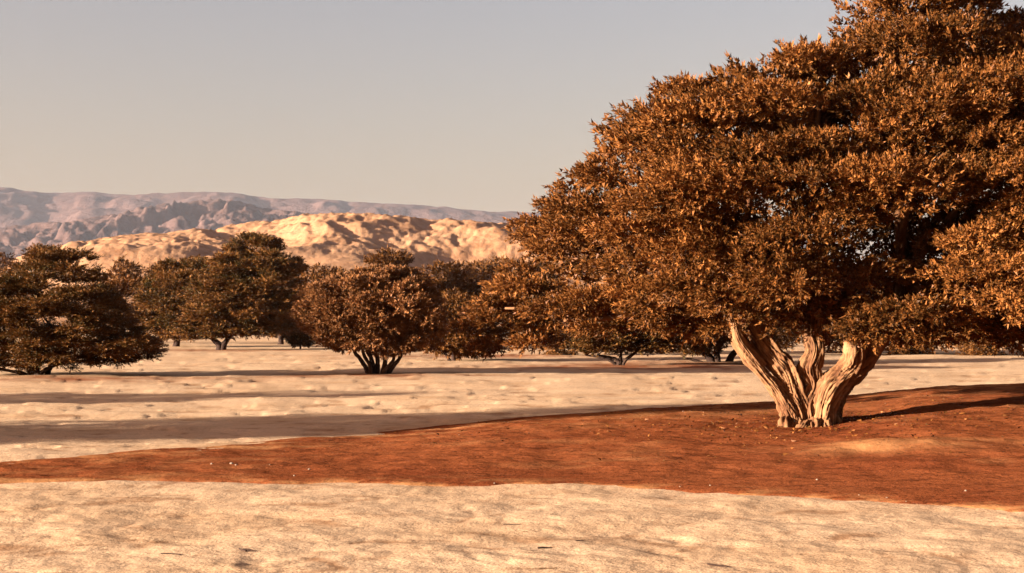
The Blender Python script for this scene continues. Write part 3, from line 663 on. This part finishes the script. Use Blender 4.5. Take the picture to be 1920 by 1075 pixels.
POLY_G = [(1250, 655), (1256, 620), (1275, 570), (1310, 520), (1355, 495), (1400, 510), (1430, 560), (1450, 615), (1455, 650), (1430, 662), (1390, 664), (1340, 662), (1300, 668), (1270, 668)]
stG = [([(1336, 682), (1330, 670), (1318, 660), (1300, 645)], [.22, .17, .14, .08]), ([(1344, 682), (1344, 668), (1344, 650), (1350, 635)], [.2, .16, .12, .08]), ([(1366, 682, .5), (1372, 668, .4), (1384, 655, .3), (1400, 640)], [.2, .15, .12, .08]), ([(1326, 682, -.2), (1296, 674, -.2), (1270, 672, -.2), (1230, 675, -.2)], [.09, .06, .04, .02])]
tree('shaded_thicket', 'dark many-stemmed tree in shade left of the big pale trunk', POLY_G, CAMH * F / (681 - HZ), (1345, 680), 0.45, 1.7, M_LEAF_A, 34, 11, 0.3, 0.15, 0.06, 28, stG, flat=0.55, horiz=0.3, limbs=10)

# the wood behind, tree by tree
G = 'trees of the wood behind'
wood = [  # cx, cy, rx, ry, distance, label
    (728, 500, 46, 36, 118, 'small-topped tree poking above the others behind the round middle tree'),
    (230, 545, 50, 58, 118, 'round-headed dark tree right behind the feathery left tree'),
    (20, 545, 58, 52, 125, 'dark tree half hidden behind the left feathery tree at picture edge'),
    (-6, 487, 34, 16, 320, 'small far dark tree at the left edge against the sand hills'),
    (600, 545, 60, 52, 130, 'wood tree right of the tall layered tree'),
    (655, 535, 62, 42, 150, 'wood tree whose top shows just left of the small-topped tree'),
    (835, 530, 60, 46, 138, 'wood tree with a tufted top just right of the small-topped tree'),
    (875, 556, 62, 50, 120, 'wood tree above the spreading bush'),
    (905, 530, 64, 44, 165, 'wood tree midway between the round tree and the big crown'),
    (960, 528, 64, 48, 175, 'tallest wood tree meeting the left rim of the big crown'),
    (960, 585, 66, 52, 112, 'wood tree half covered by the low left bough of the big tree'),
    (1010, 540, 60, 56, 150, 'wood tree mostly hidden behind the left rim of the big crown'),
    (545, 560, 40, 48, 140, 'narrow wood tree at the right shoulder of the tall layered tree'),
    (300, 565, 52, 60, 130, 'wood tree filling the gap between the feathery tree and the bushy tree'),
    (525, 580, 52, 56, 118, 'wood tree low behind the right flank of the tall layered tree'),
    (640, 572, 60, 56, 112, 'wood tree directly behind the crown of the round middle tree'),
    (1040, 590, 66, 60, 78, 'wood tree behind the big crown, left of the umbrella tree'),
    (1240, 590, 80, 70, 84, 'wood tree behind the big crown, between umbrella tree and thicket'),
    (1455, 590, 80, 80, 78, 'wood tree directly behind the left stems of the big trunk'),
    (1590, 590, 80, 80, 84, 'wood tree behind the right stem of the big trunk'),
    (1710, 590, 84, 80, 80, 'wood tree right of the big trunk in deep shade'),
    (1860, 590, 100, 80, 78, 'wood tree at the right picture edge under the big crown'),
]
for q, (cx, cy, rx, ry, d, lab) in enumerate(wood):
    gy = HZ + CAMH * F / d
    poly = blob(cx, cy, rx, ry, 40 + q, flatb=min(1.6, (gy - (6 if d > 100 else -9) - cy) / ry))
    rr = 0.034 * d ** 0.68 * 0.8
    sz = d / 48.0
    tree('wood_tree', lab, poly, d, (cx, gy), 0.0078 * d, min(rx, 60) / F * d * 0.75, M_LEAF_F, 30 / (sz * sz), 11, 0.24 * sz, 0.115 * sz, 0.042 * sz, 60 + q,
         [([(cx, gy + 1), (cx + 2, gy - 6), (cx - 2, cy + ry * 0.4)], [0.0024 * d, 0.002 * d, 0.0012 * d])], flat=0.5, horiz=0.4, group=G, limbs=4, fan=0.35)
# trees left of the picture whose long shadows cross the sand
for q, (x, y, h, w, lab) in enumerate([(-22.0, 18.0, 5.8, 4.2, 'tree left outside the picture casting the broad shadow before the mound'), (-29.0, 26.5, 4.6, 2.2, 'tree left outside the picture casting the thin shadow on pale sand')]):
    d = y; px = CX + F * x / d; gy = HZ + CAMH * F / d; top = HZ - (h - CAMH) / h * 0 - (h - CAMH) * F / d; ppm = F / d
    cy = (top + gy - 0.9 * ppm) / 2; ry = (gy - 0.9 * ppm - top) / 2
    tree('shade_tree', lab, blob(px, cy, w * ppm / 2 * 1.2, ry, 90 + q, 1.0, rough=0.1), d, (px, gy), 0.55, 1.3, M_LEAF_A, 20, 10, 0.3, 0.15, 0.06, 95 + q, [([(px, gy + 4), (px + 5, gy - 0.5 * ppm), (px, cy)], [.2, .16, .1])], flat=0.6, limbs=5, keep=0.7)

# ------------------------------------------------------------------ pebbles and twigs
def pebble_mesh(seed):
    rg = np.random.default_rng(seed); import bmesh
    bm = bmesh.new(); bmesh.ops.create_icosphere(bm, subdivisions=2, radius=1.0)
    sc = np.array([1.0, rg.uniform(0.65, 0.95), rg.uniform(0.45, 0.7)]); ph = rg.uniform(0, 6, 3)
    for v in bm.verts:
        k = 1 + 0.14 * math.sin(3 * v.co.x + ph[0]) * math.cos(2.6 * v.co.y + ph[1]) + 0.08 * math.sin(5 * v.co.z + ph[2])
        v.co = Vector((v.co.x * k * sc[0], v.co.y * k * sc[1], v.co.z * k * sc[2]))
    me = bpy.data.meshes.new('pebble'); bm.to_mesh(me); bm.free()
    me.polygons.foreach_set('use_smooth', [True] * len(me.polygons)); me.materials.append(M_STONE)
    return me
pm = [pebble_mesh(s_) for s_ in range(5)]
def surf(px, py):
    """point of the ground or mound seen on this bearing: walk out until the surface is met"""
    ds = np.linspace(9, 60, 4000); P = np.stack([(px - CX) / F * ds, ds, CAMH - (py - HZ) / F * ds], -1)
    g = np.maximum(ground_z(P[:, 0], P[:, 1]), np.where((P[:, 1] < 31.5) & (np.abs(P[:, 0]) < 13.8), mound_z(P[:, 0], P[:, 1]), -1))
    i = int(np.argmax(P[:, 2] <= g)); p = P[i].copy(); p[2] = g[i]; return p
rg = random.Random(4)
named = [(397, 871, 0.020, 'pale pebble on red sand, left of the pebble pair'), (434, 870, .026, 'larger pale pebble of the close pair on the left red sand'), (443, 873, .020, 'smaller pale pebble of the close pair on the left red sand'),
         (580, 881, .021, 'single pale pebble on red sand right of the pebble pair'), (506, 872, .013, 'tiny pale pebble between the pebble pair and the single pebble')]
for px, py, r, lab in named:
    p = surf(px, py); o = obj('pebble', pm[rg.randrange(5)], None, None, label=lab, category='pebble', group='pebbles on the red sand')
    o.location = (p[0], p[1], p[2] + r * 0.25); o.scale = (r, r, r); o.rotation_euler = (0, 0, rg.uniform(0, 6))
for px, py in [(552, 893), (927, 907), (1275, 913), (1332, 911), (1611, 929), (1663, 934), (1699, 941), (1532, 900), (1660, 757), (1811, 921), (1164, 785), (861, 816), (1281, 772)]:
    p = surf(px, py); r = rg.uniform(.009, .016); o = obj('pebble', pm[rg.randrange(5)], None, None, label='tiny pale pebble scattered over the red sand mound', category='pebble', group='tiny pebbles strewn on the mound')
    o.location = (p[0], p[1], p[2] + r * 0.25); o.scale = (r, r, r); o.rotation_euler = (0, 0, rg.uniform(0, 6))
def twig(px, py, ln, ang, lab, r=0.006, bend=0.25, group=None):
    p = surf(px, py); dx, dy = math.cos(ang), math.sin(ang)
    pts = []
    for t in (-0.5, -0.15, 0.2, 0.5):
        q = np.array([p[0] + dx * ln * t - dy * ln * bend * (0.25 - t * t), p[1] + dy * ln * t + dx * ln * bend * (0.25 - t * t), 0])
        g = max(float(ground_z(q[0:1], q[1:2])[0]), float(mound_z(q[0:1], q[1:2])[0])); q[2] = g + r * 0.8 - p[2]; pts.append(q - np.array([p[0], p[1], 0]))
    v, f, g = tube(pts, [r, r * 1.1, r * 0.8, r * 0.4], 12, 6, 0, 0, int(px))
    o = obj('twig', np_mesh('twig', v, f, True, {'groove': g}), M_BARK_D, None, label=lab, category='twig'); o.location = tuple(p)
    if group: o['group'] = group
twig(455, 1032, .13, 2.2, 'short dark curved twig on the pale foreground sand', .008, 0.5, 'fallen twigs')
twig(320, 1040, .17, -0.25, 'longest dark twig on the sand at bottom left', .005, 0.2, 'fallen twigs')
twig(960, 985, .16, -0.2, 'thin dark twig on the pale foreground sand near the middle', .005, 0.2, 'fallen twigs')
twig(1022, 1029, .12, 0.2, 'dark twig on the pale sand below the middle, right of centre', .007, 0.3, 'fallen twigs')
twig(1090, 1015, .10, 0.05, 'tiny dark twig on the pale sand right of the middle', .005, 0.1, 'fallen twigs')
twig(1345, 1063, .16, -0.5, 'dark twig on the sand at the bottom edge right of centre', .007, 0.3, 'fallen twigs')

# ------------------------------------------------------------------ haze
me = np_mesh('haze', [(x, y, z) for z in (-9, 560) for y in (-300, 9000) for x in (-6500, 6500)],
             [(0, 2, 3, 1), (4, 5, 7, 6), (0, 1, 5, 4), (2, 6, 7, 3), (0, 4, 6, 2), (1, 3, 7, 5)], False)
mh = bpy.data.materials.new('haze_air'); mh.use_nodes = True; nt = mh.node_tree; nt.nodes.clear()
pv = nt.nodes.new('ShaderNodeVolumePrincipled'); mo = nt.nodes.new('ShaderNodeOutputMaterial')
pv.inputs['Color'].default_value = (0.80, 0.79, 0.88, 1); pv.inputs['Density'].default_value = 0.000024; pv.inputs['Anisotropy'].default_value = 0.0
nt.links.new(pv.outputs[0], mo.inputs['Volume'])
obj('haze', me, mh, None, kind='stuff')
